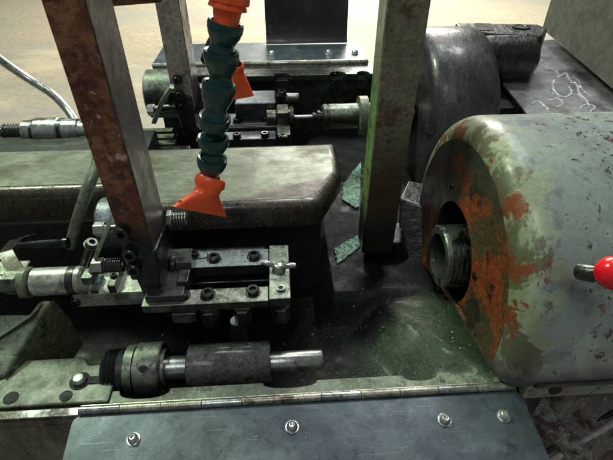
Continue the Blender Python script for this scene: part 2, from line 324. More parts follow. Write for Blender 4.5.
# ------------------------------------------------------------------ left end casting
lc = thing('end_casting', 'worn pale green casting corner with round holes and brown front, left of the collar', 'casting', (-.33, .33, -.1))
x0 = -.62
P = [at(4,362,z=0), at(93,362,z=0)]
# low shelf with slot for the screw
o = MB(); o.prism([(x0, .3165), (-.2215, .3165), (-.2215, .372), (-.262, .372), (-.270, .385), (x0, .385)], -.06, 0); o.build('shelf', 'green_lit', lc, .003)
MB().box(x0, -.2215, .3005, .3155, -.35, -.003).build('front_face', 'dark_front', lc, .003)
# raised wedge: top and steep right-hand side
tz = .045
top = [at(4,378,z=.004), at(-60,378,z=.01), at(-60,312,z=tz), at(28,313,z=tz), at(38,300,z=tz), at(53,297,z=tz)]
bot = [Vector((p.x, p.y, -.03)) for p in top]; 
MB().hexa(bot, top).build('wedge', 'green_lit', lc, .007, seg=4)
s0 = [at(5,379,z=.003), at(53,298,z=tz-.001), at(70,318,z=.0), at(58,350,z=-.02), at(20,366,z=.001)]
g = MB(); g.hexa([Vector((p.x+.001, p.y, -.06)) for p in s0], s0); g.build('wedge_side', 'wedge_olive', lc, .002)
for px, py, r in ((11,398,.0075), (66,396,.0065)):
    q = at(px, py, z=0)
    MB().lathe((q.x, q.y, .0004), (0,0,1), [(0, r*1.15), (.0006, r*1.15), (.0008, r*.9)], 24).build('hole_rim', 'green', lc)
    MB().lathe((q.x, q.y, .0012), (0,0,1), [(0, r*.82), (.0004, r*.82)], 24).build('hole', 'hole', lc)
q = at(80, 381, z=0)
MB().lathe((q.x, q.y, .0006), (0,0,1), [(0, .0125), (.0006, .0125)], 26).build('counterbore', 'hole', lc)
MB().box(q.x+.002, -.225, q.y-.005, q.y+.005, .0004, .0016).build('slot', 'hole', lc)
MB().lathe((q.x, q.y, .001), (0,0,1), [(0, .0085), (.004, .0085), (.007, .006), (.008, .001)], 24).build('locating_pin', 'steel', lc)
# ------------------------------------------------------------------ front guard plate
def guard(name, label, x0, x1, yh, zh, yend, zend, screws, left_skew, s=1, r=.0060, knuckles=11, deflector=False):
    t = thing(name, label, 'guard plate', ((x0+x1)/2, yh, zh))
    n = 8; rc = .010
    def pt(x, q):   # q 0 at hinge, 1 at far end
        return Vector((x + left_skew*q*(1 if x < (x0+x1)/2 else 0), yh + (yend-yh)*q, zh + (zend-zh)*q))
    out = []
    L = abs(yend-yh); qs = .0045/L
    for k in range(n+1):
        a = math.pi/2*k/n; out.append(pt(x0 + rc*(1-math.sin(a)) - 0, qs + rc/L*(1-math.cos(a))))
    out = out[::-1]
    # walk: left side near hinge -> right
    tl = [pt(x0 + rc - rc*math.cos(math.pi/2*k/n), qs + rc/L*(1-math.sin(math.pi/2*k/n))) for k in range(n+1)]
    tr = [pt(x1 - rc + rc*math.cos(math.pi/2*(1-k/n)), qs + rc/L*(1-math.sin(math.pi/2*(1-k/n)))) for k in range(n+1)]
    outline = [pt(x0, 1)] + tl + tr + [pt(x1, 1)]
    nrm = (pt(x1,0)-pt(x0,0)).cross(pt(x0,1)-pt(x0,0)).normalized()
    if nrm.z < 0: nrm = -nrm
    th = .003
    MB().hexa([p - nrm*th for p in outline], outline).build('plate', 'plate', t, .0008)
    # hinge: leaf on the flange and knuckles
    hg = MB(); lw = (x1-x0-.012)/knuckles
    hl = MB(); hl.box(x0+.006, x1-.006, min(yh-s*.001, yh+s*.0075), max(yh-s*.001, yh+s*.0075), zh-.0005+.0012*s, zh+.0008+.0012*s)
    h = hl.build('hinge', 'hinge', t, .0004)
    for k in range(knuckles):
        a = x0+.006+lw*k+.0005
        kn = MB(); kn.cyl((a, yh, zh+.0022), (a+lw-.0006, yh, zh+.0022), .0050 if s > 0 else .0085, n=18)
        kn.build('knuckle', 'hinge' if k % 3 else 'steel', h, .0004)
    for px, py in screws:
        p = at(px, py, z=zh); q = (p.y-yh)/(yend-yh); p = pt(p.x, q) ; p.x = at(px, py, z=zh + (zend-zh)*q).x
        cap_screw(p + nrm*.0006, nrm + Vector((random.uniform(-.06,.06), random.uniform(-.06,.06), 0)), r*random.uniform(1.0,1.15), t, 'screw_bright', h=r*1.25, dome=True)
    return t
fg = guard('guard_plate', 'hinged blue-grey metal guard plate across the front with four socket screws', -.2565, .283, .304, .002, .12, -.012,
      [(134,438), (292,426), (444,419), (503,415)], .012)
rg = guard('guard_plate', 'hinged blue-grey guard plate at the far side of the machine, with an upright black sheet', -.33, .245, 1.205, .114, 1.40, .116,
      [(272,55), (329,54), (355,54)], 0, s=-1, r=.0085)
g = MB(); prev = None; ys = [(1.375,.118), (1.385,.13), (1.392,.17), (1.40,.26), (1.41,.42)]
xa, xb = at(266, 35, y=1.39).x, at(347, 35, y=1.39).x
for dy in (0, .004):
    pass
ra = [[g.v((x, y+dy, z)) for (y, z) in ys] for x in (xa, xb) for dy in (0, .005)]
for k in range(len(ys)-1):
    g.face([ra[0][k], ra[2][k], ra[2][k+1], ra[0][k+1]]); g.face([ra[1][k], ra[3][k], ra[3][k+1], ra[1][k+1]])
    g.face([ra[0][k], ra[1][k], ra[1][k+1], ra[0][k+1]]); g.face([ra[2][k], ra[3][k], ra[3][k+1], ra[2][k+1]])
g.face([ra[0][-1], ra[1][-1], ra[3][-1], ra[2][-1]]); g.face([ra[0][0], ra[1][0], ra[3][0], ra[2][0]])
g.build('deflector_sheet', 'plate_black', rg)
# ------------------------------------------------------------------ centre way covers
wc = thing('way_cover', 'broad pale green slide cover with clipped corner and dark front lip, behind the orange nozzle', 'slide cover', (-.05, .62, .09))
yb = .745
out = [(-.262, .548), (.044, .548), (.058, .556), (.098, .640), (.1005, yb), (-.262, yb)]
rings = MB(); zt = .12; r = .015; cx_, cy_ = -.08, .65
prev = None; R_ = []
for k in range(5):
    a = math.pi/2*k/4; ins = r*(1-math.cos(a)); z = zt - r + r*math.sin(a)
    ring = []
    for x, y in out:
        ring.append(rings.v((x - ins*(1 if x > 0 else 0), y + ins*(1 if y < .6 else 0) - (ins if y > .7 else 0), z)))
    R_.append(ring)
low = [rings.v((x, y, zt-.040)) for x, y in out]; R_ = [low] + R_
for a_, b_ in zip(R_, R_[1:]):
    for i in range(len(out)): rings.face([a_[i], a_[(i+1)%len(out)], b_[(i+1)%len(out)], b_[i]])
rings.face(low[::-1])
shell = rings.build('lip', 'dark_front', wc)
ins = r + .0
tp = [(x - (ins if x > 0 else 0), y + (ins if y < .6 else 0) - (ins if y > .7 else 0)) for x, y in out]
MB().prism(tp, zt-.004, zt+.0003).build('top_sheet', 'cover_top', wc)
wl = thing('way_cover', 'long raised slide cover with rounded edge and dark brown scratched side, at the left edge', 'slide cover', (-.5, .64, .06))
prof = [(.586, 0.0), (.586, .118)] + [(.586+.016*(1-math.cos(a)), .118+.016*math.sin(a)) for a in [math.pi/2*k/8 for k in range(1, 9)]]
prof += [(.712, .134), (.722, .126), (.722, 0.0)]
MB().prismx(prof, -.95, -.268).build('side_panel', 'dark_front', wl)
MB().prism([(-.95, .602), (-.2685, .602), (-.2685, .712), (-.95, .712)], .130, .1346).build('top_sheet', 'cover_top', wl)
# grey cylinder end between the covers
cy = thing('air_cylinder', 'short blue-grey round cylinder end behind the rusty bar', 'cylinder', (-.23, .56, .08))
MB().lathe((-.275, .565, .085), (1,0,0), [(0, .036), (.004, .040), (.060, .040), (.066, .036), (.066, .014), (.080, .014)], 36).build('barrel', 'steel_blue', cy)
# ------------------------------------------------------------------ three uprights
def upright(label, x, y, w, d, z0, z1, mf, ms, foot_h, footmat='black', side=1, taper=0):
    """flat bar: front face in mf, side face in ms as thin cladding faces of the same section"""
    t = thing('upright_bar', label, 'metal bar', (x, y, z0))
    MB().box(x, x+w, y, y+d, z0+foot_h, z1).build('bar', ms, t, .0018)
    MB().box(x+.0006, x+w-.0012, y-.0012, y+.002, z0+foot_h+.001, z1).build('front_face', mf, t, .0006)
    return t
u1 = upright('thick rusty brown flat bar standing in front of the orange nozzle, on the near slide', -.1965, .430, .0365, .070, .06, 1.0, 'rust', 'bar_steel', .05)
z = .06
MB().hexa([(-.188,.426,.062), (-.166,.424,.062), (-.158,.440,.062), (-.158,.500,.062), (-.188,.500,.062)],
          [(-.1985,.4265,.175), (-.1575,.4265,.140), (-.1570,.433,.138), (-.1570,.503,.130), (-.1985,.503,.165)]).build('foot', 'black', u1, .003)
for px, py in ((123,231), (131,252), (135,267)):
    p = at(px, py, y=.4265); cap_screw(p, (0,-1,.05), .0086, u1)
u2 = upright('pale grey steel bar standing left of the teal hose, on the far slide', *(lambda p: (p.x, .905))(at(157,0,y=.905)), .0, .0, .09, 1.3, 'bar_pale', 'bar_steel', 0) if False else None
xa = at(175, 110, y=.905).x; xb = at(196, 110, y=.905).x
u2 = upright('pale grey steel bar standing left of the teal hose, on the far slide', xa, .905, xb-xa, .075, .06, 1.4, 'bar_pale', 'bar_steel', .06)
MB().hexa([(xa+.012,.897,.058), (xb-.002,.897,.058), (xb+.002,.985,.058), (xa+.012,.985,.058)],
          [(xa-.003,.900,.165), (xb-.004,.900,.150), (xb+.002,.985,.150), (xa-.003,.985,.165)]).build('foot', 'black', u2, .003)
for px, py in ((177.5,80), (180,95), (182.5,107)):
    cap_screw(at(px, py, y=.898), (0,-1,.05), .0078, u2)
xr0 = at(372, 150, y=.585).x; xr1 = at(408, 150, y=.585).x
u3 = thing('upright_post', 'square beige and green post with rust, standing right of centre before the black cylinder', 'metal post', (xr0, .6, -.1))
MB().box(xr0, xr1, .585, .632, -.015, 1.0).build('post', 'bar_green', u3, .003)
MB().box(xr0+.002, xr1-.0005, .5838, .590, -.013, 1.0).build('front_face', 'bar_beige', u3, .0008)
MB().hexa([at(362,262,z=-.06), at(410,262,z=-.06), at(420,240,z=-.06), at(365,240,z=-.06)], [at(368,243,z=-.012), at(401,243,z=-.012), at(404,222,z=-.012), at(371,222,z=-.012)]).build('post_base', 'black', u3, .004)
cp = thing('cross_pipe', 'dark red rusty pipe running behind the top of the rusty bar', 'pipe', at(115,-2,y=.56))
MB().tube([at(80,-4,y=.52), at(110,-2,y=.56), at(158,-5,y=.62)], .0085, 18).build('pipe', 'rust', cp)
# ------------------------------------------------------------------ tool slide
def boxpx(mb, pts, ztop, zbot):
    T = [at(a, c, z=ztop) for a, c in pts]; mb.hexa([(p.x, p.y, zbot) for p in T], T); return mb
fs = thing('tool_slide', 'near tool slide with two drilled steel rails, end block and wing nut', 'tool slide', (-.1, .45, .0))
zt = .07
def xr(px, py, z=zt): return at(px, py, z=z)
a = xr(195,266); c = xr(270,250)
yb0, yb1 = xr(230,266).y, xr(230,250).y
yf0, yf1 = xr(230,302).y, xr(230,287).y
xE0, xE1 = xr(269,275).x, xr(290,275).x
xL = xr(190,275).x
MB().box(xL-.045, xE0-.0005, yb0, yb1, zt-.018, zt).build('rail', 'steel_blue', fs, .0015)
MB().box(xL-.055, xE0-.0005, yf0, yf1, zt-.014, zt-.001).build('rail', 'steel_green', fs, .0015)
MB().box(xE0, xE1, yf0-.001, yb1+.004, zt-.012, zt+.003).build('end_block', 'steel_green', fs, .0018)
MB().box(xL-.05, xL+.0, yf0+.006, yb1-.003, zt-.022, zt+.010).build('spacer_block', 'dark_steel', fs, .002)
MB().box(xL-.012, xL+.004, yf1-.002, yf1+.022, zt-.0, zt+.016).build('stop_block', 'dark_steel', fs, .002)
MB().box(xL-.02, xE1-.01, yb0-.002, yb1+.0, -.05, zt-.029).build('rail_web', 'black', fs, .003)
for px, py in ((214,257), (254,255)): cap_screw(xr(px,py+2), (0,0,1), .0086, fs, h=.0065)
for px, py in ((208,294), (253,291), (183,295)): cap_screw(xr(px,py+1, zt-.001), (0,0,1), .0086, fs, h=.0065)
cap_screw(xr(281,289,zt+.003), (0,0,1), .0060, fs, 'steel_green', h=.003)
for px, py in ((210,308), (243,308), (281,308)):
    p = at(px, py, z=.038); MB().cyl((p.x, yf0+.012, .020), (p.x, yf0+.012, zt-.0235), .0125, n=6).build('hex_nut', 'steel_green', fs, .001)
p = at(238, 322, z=.01); MB().lathe((p.x, yf0+.012, -.12), (0,0,1), [(0,.016), (.115,.012), (.140,.0095)], 24).build('stud', 'steel_green', fs)
# wing nut
w = xr(279,270,zt+.003)
wn = MB(); wn.lathe(w, (0,0,1), [(0,.0095), (.004,.0090), (.009,.0065), (.0105,.004)], 26); wn = wn.build('wing_nut', 'steel', fs)
for sx, sy in ((-1,.18), (1,-.22)):
    d = Vector((sx, sy, 0)).normalized(); q = w + Vector((0,0,.006))
    g = MB(); pts = [q + d*.005, q + d*.012 + Vector((0,0,.003)), q + d*.019 + Vector((0,0,.005)), q + d*.024 + Vector((0,0,.0055))]
    g.tube(curve(pts, 6), [.0022+.0022*math.sin(min(1, i/18*1.15)*math.pi*.8) for i in range(19)], 12); g.build('wing', 'steel', wn)
# thin rods and brackets that clutter the slide
MB().cyl((-.215, .470, .064), (-.150, .470, .060), .0042, n=14).build('thin_rod', 'dark_steel', fs)
MB().box(-.238, -.228, .440, .478, .060, .074).build('bracket', 'steel_green', fs, .0015)
MB().box(-.262, -.252, .440, .470, .060, .068).build('bracket', 'dark_steel', fs, .0015)
cap_screw((-.233, .458, .074), (0,0,1), .0042, fs, 'screw')
MB().box(-.148, -.112, .492, .505, .050, .072).build('bracket', 'steel_blue', fs, .0015)
cap_screw((-.130, .498, .072), (0,0,1), .0055, fs, 'screw')
MB().cyl((-.150, .520, .050), (-.030, .520, .050), .012, n=24).build('rear_rod', 'dark_steel', fs)
# left base slide of the near carriage
a0 = at(66, 305, z=.045)
MB().box(-.288, -.158, .440, .474, .036, .061).build('slide_base', 'ram_steel', fs, .002)
MB().box(-.288, -.130, .476, .522, .000, .050).build('slide_base', 'green_lit', fs, .002)
MB().box(-.150, -.118, .399, .425, .040, .0575).build('clamp_block', 'dark_steel', fs, .002)
for px, py in ((77,300),): cap_screw(at(px, py, y=.4435), (0,-1,.0), .0062, fs)
cap_screw(at(183,293,z=.059), (0,0,1), .006, fs)
# adjusting bolt with spring through the bar foot
ax0 = at(95, 266, y=.418); ax1 = at(175, 262, y=.418)
by, bz = .418, ax0.z
bolt = MB().cyl((ax0.x, by, bz), (-.196, by, bz), .0048, n=20).build('adjusting_bolt', 'steel', fs)
MB().cyl((ax0.x-.002, by, bz), (ax0.x+.011, by, bz), .0105, n=6).build('hex_head', 'steel', bolt, .001)
spring((ax0.x+.012, by, bz), (-.197, by, bz), .0078, .0014, 8, 'spring', 'dark_steel', bolt)
q = at(172, 265, y=.47)
MB().cyl((-.156, q.y, q.z), (-.150, q.y, q.z), .013, n=26).build('flange_nut', 'dark_steel', fs, .001)
MB().cyl((-.150, q.y, q.z), (-.128, q.y, q.z), .0105, n=6).build('hex_nut', 'dark_steel', fs, .001)
q = at(174, 219, y=.50)
MB().cyl((-.156, q.y, q.z), (-.132, q.y, q.z), .009, n=24).build('threaded_end', 'steel', fs)
spring((-.150, q.y, q.z), (-.132, q.y, q.z), .0092, .0012, 5, 'thread', 'dark_steel', fs)
MB().cyl((-.157, q.y, q.z), (-.151, q.y, q.z), .0125, n=6).build('hex_nut', 'steel', fs, .001)
# ------------------------------------------------------------------ lever strip with its two screws
lv = thing('lever_strip', 'thin flat greenish lever leaning left of the rusty bar foot', 'lever', at(88,275,y=.42))
pts = [at(111,219,y=.445), at(100,246,y=.430), at(90,270,y=.415)]
MB().strip(pts, (.0028,-.002,.001), (.0,.006,.002)).build('strip', 'steel_green', lv, .0008)
q = at(90,276,y=.412); MB().box(q.x-.007, q.x+.007, .402, .420, q.z-.006, q.z+.006).build('fork', 'steel_green', lv, .0015)
q = at(99,229,y=.45); MB().cyl((q.x-.005, .45, q.z), (q.x+.008, .45, q.z), .0095, n=6).build('hex_nut', 'steel', lv, .0012)
MB().cyl((q.x+.008, .45, q.z), (-.197, .45, q.z), .005, n=20).build('pivot_bolt', 'steel', lv)
# rod end link
rl = thing('link_rod', 'small link with a ringed eye and a knurled knob on the near slide', 'link', at(78,283,z=.06))
p0, p1 = at(91,245,y=.46), at(76,284,z=.052)
MB().tube([p0, p1], .0052, 16).build('rod', 'dark_steel', rl)
cap_screw(p0, (p0-p1), .0075, rl, 'steel_green', h=.007)
cap_screw(p1, (0,-.3,1), .0080, rl, 'dark_steel')
# bent handle
bh = thing('bent_handle', 'curved olive green round rod leaning before the brown slide cover', 'handle', at(70,245,y=.52))
MB().tube(curve([at(99,150,y=.600), at(97,166,y=.575), at(88,188,y=.550), at(78,218,y=.535), at(70,247,y=.525)], 8), .0082, 18).build('rod', 'olive', bh)
# knurled rod and strap clamp
kr = thing('knurled_rod', 'dark finely ribbed rod held in a bent brown strap at the left edge', 'rod', at(20,245,y=.50))
ka, kb = at(19,246,y=.495), at(66,243,y=.495)
n = 44; prof = [(0,.0058)]
L = (kb-ka).length
for i in range(n): prof += [(L*(i+.25)/n, .0062), (L*(i+.75)/n, .0054)]
prof.append((L, .0058))
MB().lathe(ka, kb-ka, prof, 20).build('rod', 'dark_steel', kr)
MB().cyl(kb-Vector((.003,0,0)), kb+Vector((.003,0,0)), .0078).build('collar', 'dark_steel', kr)
st = MB(); st.strip([at(31,236,y=.505), at(18,239,y=.500), at(6,252,y=.485), at(12,264,y=.465), at(24,282,y=.440), at(27,296,y=.430)], (.0085,.004,.0), (0,-.001,.0022)); st.build('strap', 'strapm', kr, .0008)
# ------------------------------------------------------------------ feed ram (pale cylinder, left)
fr = thing('feed_ram', 'whitish steel ram with a hexagonal nut at the left edge, reaching to the near slide', 'ram', at(40,285,y=.44))
q = at(40, 284, y=.43); ry, rz = .445, q.z-.010
xs = lambda px: at(px, 284, y=.43).x
MB().lathe((xs(26), ry, rz), (1,0,0), [(0,.014), (.002,.0185), (xs(80)-xs(26)-.003,.0185), (xs(80)-xs(26),.016)], 40).build('barrel', 'ram_steel', fr)
MB().lathe((xs(14), ry, rz), (1,0,0), [(0,.018), (.002,.0205), (.010,.0205), (.012,.018)], 40).build('ring', 'olive', fr)
MB().lathe((xs(64), ry, rz), (1,0,0), [(0,.0180), (.001,.0192), (.010,.0192), (.011,.018)], 40).build('band', 'dark_steel', fr)
MB().cyl((xs(-4), ry, rz), (xs(12), ry, rz), .0165, n=6).build('hex_nut', 'steel_green', fr, .0015)
MB().cyl((xs(-260), ry, rz), (xs(-4), ry, rz), .012).build('shaft', 'steel', fr)
MB().box(xs(-60), xs(2), .47, .50, .03, .075).build('guide_block', 'steel_green', fr, .003)
MB().cyl((xs(28), .475, .06), (xs(68), .475, .06), .015).build('guide_rod', 'green_lit', fr)
# ------------------------------------------------------------------ near work spindle
ws = thing('work_spindle', 'steel shaft with grey rough sleeve and drilled collar along the front edge', 'spindle', (-.12, .36, .0))
sy, sz = .366, -.008
def X(px):     # where along the shaft axis the photograph shows column px
    k = (px-306.5)/F; return (k*(sy*FW.y+(sz-H)*FW.z)-sy*RT.y)/(RT.x-k*FW.x)
MB().lathe((X(105), sy, sz), (1,0,0), [(0,.020), (.003,.026), (.006,.0275), (.009,.0245), (.012,.028), (.0145,.025), (.0175,.0285), (.020,.0255), (.023,.029), (X(125)-X(101),.027)], 40).build('bellows', 'rubber', ws)
MB().lathe((X(129), sy, sz), (1,0,0), [(0,.029), (.0015,.0325), (.012,.0325), (.0125,.0300), (.0145,.0300), (.015,.0345), (.044,.0345), (.046,.0330), (.0462,.026), (.050,.026), (.0502,.016)], 56).build('collar', 'steel_green', ws)
MB().cyl((X(160), sy, sz), (X(190), sy, sz), .0155, n=40).build('shaft', 'steel', ws)
MB().lathe((X(189), sy, sz+.001), (1,0,0), [(0,.025), (.002,.0282), (X(271)-X(189)-.002,.0282), (X(271)-X(189),.0268), (X(271)-X(189),.012)], 56).build('sleeve', 'rough_grey', ws)
MB().lathe((X(270), sy, sz), (1,0,0), [(0,.0140), (.068,.0140), (.0705,.0125), (.0705,.003)], 48).build('shaft', 'steel', ws)
a_ = R(205); dd = Vector((0, math.cos(R(-128)), math.sin(R(128)))); q = Vector((X(151), sy, sz)) + Vector((0,-.6,.8)).normalized()*.0340
dd = Vector((0,-.6,.8)).normalized()
MB().lathe(q, dd, [(0,.0058), (.0012,.0058), (.0010,.0042)], 24).build('set_screw_rim', 'dark_steel', ws)
MB().lathe(q+dd*.0008, dd, [(0,.0040), (.0008,.0040)], 6).build('set_screw_socket', 'hole', ws)
# ------------------------------------------------------------------ near headstock cover
hc = thing('headstock_cover', 'large rounded headstock cover in worn pale green paint with rust-orange end face', 'machine cover', (.5, .5, -.05))
cyh, czh, RR, fx = .495, .052, .205, .250
def rad(a):
    ca, sa = math.cos(a), math.sin(a); rr = RR
    # foot line rising towards the operator, and the flat seat of the cover
    n_ = Vector((-.28, -1.0)).normalized(); p_ = Vector((.285-cyh, .016-czh)); k = n_.x*ca + n_.y*sa
    if k > 1e-4: rr = min(rr, (n_.x*p_.x + n_.y*p_.y)/k)
    return rr
N = 96; fr_ = .032
def ring(mb, x, ins): return [mb.v((x, cyh + (rad(2*math.pi*i/N)-ins)*math.cos(2*math.pi*i/N), czh + (rad(2*math.pi*i/N)-ins)*math.sin(2*math.pi*i/N))) for i in range(N)]
def sweep(mb, rs):
    for a, c in zip(rs, rs[1:]):
        for i in range(N): mb.face([a[i], a[(i+1)%N], c[(i+1)%N], c[i]])
g = MB(); sweep(g, [ring(g, fx+fr_+.004, 0), ring(g, .6, 0), ring(g, 1.2, 0)]); shell = g.build('shell', 'paint', hc)
g = MB(); sweep(g, [ring(g, fx+fr_*(1-math.sin(t)), fr_*(1-math.cos(t))) for t in [math.pi/2*k/10 for k in range(11)]] [::-1]+[]); 
edge = g.build('rounded_edge', 'paint', hc)
g = MB(); sweep(g, [ring(g, fx+fr_, 0), ring(g, fx+fr_+.004, 0)]); g.build('edge_band', 'paint', hc)
g = MB(); hr = .076; inner = [g.v((fx+.0, cyh+.006+hr*math.cos(2*math.pi*i/N), czh+.004+hr*1.0*math.sin(2*math.pi*i/N))) for i in range(N)]
outr = ring(g, fx, fr_)
mid = []
for k in (1,2,3):
    mid.append([g.v(outr[i].co.lerp(inner[i].co, k/4) + Vector((.004*math.sin(math.pi*k/4), 0, 0))) for i in range(N)])
inn0 = [g.v((fx+.004, v.co.y, v.co.z)) for v in inner]
sweep(g, [outr]+mid+[inner, inn0]); g.build('end_face', 'rust_face', hc)
g = MB(); sweep(g, [[g.v((fx+.0041, cyh+.006+hr*math.cos(2*math.pi*i/N), czh+.004+hr*math.sin(2*math.pi*i/N))) for i in range(N)], [g.v((fx+.055, cyh+.006+hr*math.cos(2*math.pi*i/N), czh+.004+hr*math.sin(2*math.pi*i/N))) for i in range(N)]]); g.build('bore_wall', 'void', hc)
MB().cyl((fx+.05, cyh, czh), (fx+.065, cyh, czh), .095).build('bore', 'hole', hc)
# base flange with groove below the shell
MB().box(.290, 1.2, .2965, .320, -.016, .017).build('base_flange', 'paint_base', hc, .004)
MB().box(.292, 1.2, .2895, .300, .0175, .027).build('groove', 'black', hc, .002)
q = at(549, 366, z=.016); MB().lathe((q.x, .2962, .002), (0,-1,0), [(0,.008), (.001,.008), (.0012,.006)], 24).build('bolt_hole', 'hole', hc)
g = MB(); q = at(538, 365, z=.016)
# small chips of bare screws on the end face
for ay, az in ((.062,.086), (.085,-.01), (-.075,.03), (.02,-.085)):
    MB().lathe((fx+.003, cyh+ay, czh+az), (-1,0,0), [(0,.006), (.003,.0058), (.004,.004)], 20).build('face_screw', 'dark_steel', hc)
ts = thing('threaded_spindle', 'hollow threaded steel spindle nose poking from the rust-orange end face', 'spindle', (.22, cyh, czh))
prof = [(0,.034), (0,.0445), (.0022,.0465)]
for i in range(5): prof += [(.0065+.0075*i,.0465), (.0075+.0075*i,.0415), (.0092+.0075*i,.0415), (.0100+.0075*i,.0475)]
prof += [(.08,.0445)]
MB().lathe((.230, cyh+.004, czh-.002), (1,0,0), prof, 60, False).build('thread', 'thread_steel', ts)
MB().lathe((.230, cyh+.004, czh-.002), (1,0,0), [(0,.034), (.006,.032), (.010,.026), (.030,.024), (.030,.002)], 48, False).build('bore', 'void', ts)
kn = thing('control_lever', 'bright red ball knob on a short dark stem at the right edge', 'knob', at(614,273,y=.258))
q = at(613.5,273,y=.282)
u = MB(); bmesh.ops.create_uvsphere(u.bm, u_segments=48, v_segments=32, radius=.0158, matrix=Matrix.Translation(q)); u.build('ball', 'red', kn, ang=180)
MB().tube([q+Vector((-.003,.004,-.004)), q+Vector((-.009,.010,-.010)), q+Vector((-.012,.022,-.018))], [.006,.0085,.0085], 24).build('stem', 'dark_steel', kn)
# ------------------------------------------------------------------ bottom right apron and tubes
ap = thing('lower_apron', 'maroon and grey grimy casting sloping under the base flange, bottom right', 'casting', (.4, .28, -.1))
g = MB(); T = [at(500,384,z=-.018), at(660,366,z=-.018), at(700,470,z=-.15), at(480,480,z=-.15)]
MB().hexa([p+Vector((0,.05,-.12)) for p in T], T).build('slope', 'apron', ap, .003)
def strippx(a, c, w, z, th, m, nm):
    p, q = at(*a, z=z), at(*c, z=z); d = (q-p).normalized(); nn = Vector((-d.y, d.x, 0))*w
    MB().hexa([p-nn, q-nn, q+nn, p+nn], [v+Vector((0,0,th)) for v in (p-nn, q-nn, q+nn, p+nn)]).build(nm, m, ap, .002)
strippx((548,442), (640,400), .030, -.075, .012, 'apron', 'rib')
tb = thing('coolant_tube', 'pale grey tube slanting up past the corner of the front guard plate', 'tube', at(560,450,z=-.07))
MB().tube([at(535,470,z=-.075), at(640,407,z=-.055)], .0042, 16).build('tube', 'bar_pale', tb)
tb2 = thing('coolant_tube', 'dark thin tube lying just behind the pale slanting tube', 'tube', at(560,440,z=-.07))
MB().tube([at(530,462,z=-.078), at(640,396,z=-.058)], .0035, 16).build('tube', 'black', tb2)
q = at(561,392,z=-.035); bo = MB(); bo.cyl(q, q+Vector((-.012,-.010,.003)), .0065, n=6)
tag(bo.build('hose_fitting', 'steel_green', None, .001), 'small hexagonal metal fitting under the base flange at lower right', 'fitting')
# ------------------------------------------------------------------ far headstock, lug, table, panel
rh = thing('far_headstock', 'big black oily cylindrical headstock cover behind the beige post', 'machine cover', (.4, 1.0, .0))
hy, hz, hR = .985, .058, .192
hx1 = .440
N2 = 80
g = MB(); prof = [(0, .03), (0, hR-.02), (.006, hR-.008), (.02, hR), (hx1-.30-.02, hR), (hx1-.30-.006, hR-.006), (hx1-.30, hR-.018), (hx1-.30, .03)]
g.lathe((.30, hy, hz), (1,0,0), prof, N2); g.build('shell', 'headblack', rh, ang=50)
lg = thing('clamp_lug', 'black forged clamp lug with a slot and round socket, right of the black cylinder', 'clamp', at(512,45,y=1.1))
zt2 = .235
T = [at(a, c, z=zt2) for a, c in ((462,31), (543,36), (548,28), (538,24), (455,22.5))]
MB().hexa([(p.x, p.y, .12) for p in T], T).build('block', 'black', lg, .006)
T = [at(a, c, z=zt2+.0012) for a, c in ((478,30), (494,30.5), (491,23.5), (475,23))]
MB().hexa([(p.x, p.y, zt2+.0002) for p in T], T).build('slot', 'hole', lg)
q = at(521,27.5,z=zt2); MB().lathe((q.x, q.y, zt2+.0005), (0,0,1), [(0,.020), (.002,.020), (.0022,.014), (.0006,.013)], 30).build('socket_rim', 'dark_steel', lg)
MB().lathe((q.x, q.y, zt2+.001), (0,0,1), [(0,.0125), (.0004,.0125)], 30).build('socket', 'hole', lg)
p0 = at(487,52,y=1.04); p1 = at(517,55,y=1.04)
MB().lathe((p0.x-.03, 1.0, p0.z+.0), (1,0,0), [(0,.045), (p1.x-p0.x+.030,.050), (p1.x-p0.x+.040,.042), (p1.x-p0.x+.042,.01)], 40).build('round_lug', 'black', lg)
cap_screw((p1.x+.004, .985, p1.z+.012), (1,-.3,.2), .012, lg, 'dark_steel')
tbz = .135
tbl = thing('side_table', 'flat wet grey metal top streaked with coolant, behind the green cover', 'metal top', at(560,80,z=tbz))
T = [at(a, c, z=tbz) for a, c in ((535,122), (503,84), (500,62), (520,44), (545,40), (700,30), (760,160))]
MB().hexa([(p.x, p.y, tbz-.005) for p in T], T).build('top', 'table', tbl, .001)
MB().hexa([(p.x+.002, p.y, -.2) for p in T], [(p.x+.002, p.y, tbz-.0055) for p in T]).build('body', 'void', tbl, .002)
MB().box(.435, .53, .88, 1.30, -.25, .118).build('side_wall', 'void', tbl, .003)
def wiggle(pp, r=.0030, nm='coolant_trail'):
    pts = [at(a, c, z=tbz+.0006) for a, c in pp]; pts = curve(pts, 8)
    pts = [p + Vector((random.uniform(-1,1)*.0012, random.uniform(-1,1)*.0012, 0)) for p in pts]
    g = MB(); n = len(pts); g.tube(pts, [r*(.5+.8*random.random()) if 0 < i < n-1 else r*.3 for i in range(n)], 8)
    for v in g.bm.verts: v.co.z = tbz + .0006 + (v.co.z-tbz-.0006)*.45
    g.build(nm, 'puddle', tbl)
wiggle([(556,70), (560,76), (566,73), (570,80), (577,84), (580,94), (586,100), (590,106)])
wiggle([(555,79), (553,86), (557,94), (566,97), (572,92), (567,84)], .0024)
wiggle([(545,97), (552,100), (558,98), (563,104), (556,107)], .0020)
wiggle([(580,108), (587,104), (595,107), (590,112)], .0020)
wiggle([(532,104), (538,101), (545,106), (549,110)], .0024)
wiggle([(572,76), (578,80), (583,90), (592,96)], .0014)
pn = thing('control_cabinet', 'tall dirty grey-green machine panel at the top right corner', 'panel', at(600,40,y=1.35))
c0 = at(541, 30, z=.165); c1 = at(613, 92, z=.165); dirv = (c1-c0); c2 = c0 + dirv*1.45
up_ = Vector((0.0,0,.75)); bk = Vector((.9,.35,0))
lean = at(551,-2,y=c0.y+.0) - c0
